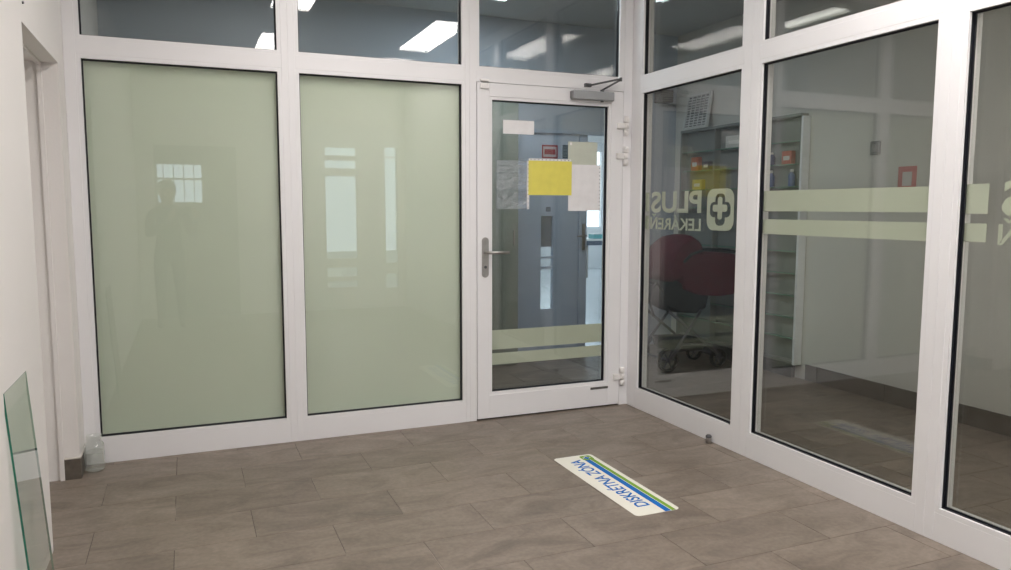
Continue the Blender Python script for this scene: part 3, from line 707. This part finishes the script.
# ================================================================== REAR LOBBY WALL FITTINGS (seen mirrored in the frosted panes)
GRD2 = plain('grey_rear_door', (.30,.29,.27), .5)
d2 = tag(empty('door_3', (-2.53, YR-.05, 0)), label='grey door with small barred window mirrored in the first frosted pane', kind='structure')
wz0, wz1, wx0, wx1_ = 1.36, 1.80, -.42, .06
bx('rail', GRD2, d2, -.45, .45, -.025, .025, .0, wz0); bx('rail', GRD2, d2, -.45, .45, -.025, .025, wz1, 2.02)
bx('stile', GRD2, d2, -.45, wx0, -.025, .025, wz0, wz1); bx('stile', GRD2, d2, wx1_, .45, -.025, .025, wz0, wz1)
bx('pane', CLEAR, d2, wx0, wx1_, -.004, .0, wz0, wz1)
for k in range(4): bx('bar', GRD2, d2, wx0+.06+k*.11, wx0+.07+k*.11, .004, .012, wz0, wz1)
bx('bar', GRD2, d2, wx0, wx1_, .004, .012, 1.62, 1.645)
d5 = tag(empty('door_5', (-.66, YR-.05, 0)), label='glazed white entrance door and side light mirrored in the second frosted pane', kind='structure')
def rf_(u, v): q = on_y(u, v, -YR); return q.x+.66, q.z
ax0, ax1 = rf_(327, 200)[0], rf_(358, 200)[0]; bx0, bx1 = rf_(387, 200)[0], rf_(404, 200)[0]
az = [rf_(342, v)[1] for v in (288, 282, 277, 268, 259, 176, 168, 160, 155, 147)]
bz = [rf_(395, v)[1] for v in (288, 274, 263, 158, 156, 147)]
for (a, b) in ((-.56, ax0), (ax1, bx0), (bx1, .56)): bx('stile', FRAME, d5, a, b, -.03, .03, 0, 2.32, .002)
def rails(a, b, zs):
    zs = [0]+zs+[2.32]
    for q in range(0, len(zs)-1, 2): bx('rail', FRAME, d5, a, b, -.03, .03, zs[q], zs[q+1])
    bx('pane', CLEAR, d5, a, b, -.004, 0, zs[1], zs[-2])
rails(ax0, ax1, az); rails(bx0, bx1, bz)

# ================================================================== THE PHOTOGRAPHER (only seen mirrored in the first frosted pane)
px_, py_ = -2.84, -4.70
pe = bpy.data.meshes.new('person')
V = []; E_ = []; R_ = []
def node(p, r, parent=None):
    V.append(p); R_.append(r)
    if parent is not None: E_.append((parent, len(V)-1))
    return len(V)-1
pel = node((0, 0, .84), (.145, .10)); w1 = node((0, -.005, .98), (.125, .09), pel); ch = node((0, .0, 1.14), (.145, .10), w1); sh_ = node((0, .0, 1.27), (.12, .08), ch)
nk = node((0, .01, 1.345), (.055, .055), sh_); hd0 = node((0, .025, 1.41), (.068, .078), nk); hd1 = node((0, .025, 1.49), (.078, .092), hd0); hd2 = node((0, .015, 1.555), (.060, .070), hd1)
node((0, .118, 1.455), (.012, .012), hd1)                                       # nose
for sgn in (-1, 1):
    node((sgn*.086, .02, 1.475), (.010, .018), hd1)                             # ear
    hip = node((sgn*.085, 0, .78), (.085, .09), pel); kn = node((sgn*.10, .015, .44), (.056, .058), hip); an = node((sgn*.105, -.015, .09), (.040, .042), kn); node((sgn*.115, .13, .035), (.036, .032), an)
    so = node((sgn*.165, 0, 1.245), (.058, .058), sh_); el = node((sgn*.215+.02, .10, 1.01), (.044, .044), so); wr = node((.17+sgn*.115, .345, 1.235), (.028, .024), el)
    pm = node((.17+sgn*.105, .385, 1.275), (.030, .020), wr)
    for k, (ln, dz) in enumerate(((.070, .030), (.078, .012), (.072, -.006), (.058, -.024))):
        a_ = node((.17+sgn*.088, .405, 1.285+dz), (.0085, .0085), pm); b_ = node((.17+sgn*(.088-ln*.45), .410, 1.287+dz), (.008, .008), a_); node((.17+sgn*(.088-ln*.8), .405, 1.288+dz), (.007, .007), b_)
    t_ = node((.17+sgn*.085, .37, 1.262), (.0095, .0095), pm); node((.17+sgn*.055, .372, 1.268), (.008, .008), t_)
pe.from_pydata([(x, y, z) for x, y, z in V], E_, [])
po = bpy.data.objects.new('person', pe); COL.objects.link(po); po.location = (px_, py_, .0)
sk = po.modifiers.new('skin', 'SKIN'); sk.use_smooth_shade = True
for i_, r_ in enumerate(R_):
    pe.skin_vertices[0].data[i_].radius = r_; pe.skin_vertices[0].data[i_].use_root = (i_ == 0)
sd = po.modifiers.new('sub', 'SUBSURF'); sd.levels = 2; sd.render_levels = 2
bpy.context.view_layer.update()
body = bpy.data.meshes.new_from_object(po.evaluated_get(bpy.context.evaluated_depsgraph_get()))
bpy.data.objects.remove(po, do_unlink=True)
body.materials.clear()
for m_ in (plain('dark_jacket', (.03,.032,.04), .8, var=.15), plain('dark_trousers', (.02,.022,.03), .8, var=.15), plain('skin_tone', (.36,.21,.15), .5, var=.05), plain('dark_shoes', (.015,.015,.015), .5)): body.materials.append(m_)
zmin = min(v.co.z for v in body.vertices)
for v in body.vertices: v.co.z -= zmin
for f in body.polygons:
    c = f.center; f.use_smooth = True
    f.material_index = 3 if c.z < .085 else 1 if c.z < .86 else 2 if (c.z > 1.335-zmin or (c.y > .335)) else 0
per = bpy.data.objects.new('person', body); COL.objects.link(per); per.location = (px_, py_, 0)
tag(per, 'person in dark clothes holding a phone, mirrored in the first frosted pane', 'person')
bmh = bmesh.new(); lathe(bmh, [(.088, -.045), (.094, -.01), (.093, .03), (.080, .065), (.052, .090), (.015, .100)], seg=24)
for v in bmh.verts:                                             # cap of hair, longer at the nape, drawn back from the forehead
    if v.co.z < 0: v.co.z += (v.co.y*.75 if v.co.y > 0 else v.co.y*.55)
    v.co.y = v.co.y*1.14 + .004
link('hair', bmh, plain('dark_hair', (.025,.018,.014), .7, var=.3, scale=60), per, (0, .012, 1.512-zmin))
ph = bx('phone', plain('phone_black', (.01,.01,.012), .25), None, -.078, .078, -.004, .004, -.037, .037, .002); ph.location = (px_+.17-.01, py_+.418, 1.285-zmin)
tag(ph, 'black phone held sideways in both hands of the mirrored person', 'phone')
lens_bm = bmesh.new(); lathe(lens_bm, [(.007, .004), (.007, .0065)], (.055, 0, .02), 14, 'y'); link('lens', lens_bm, DARKMETAL, ph)
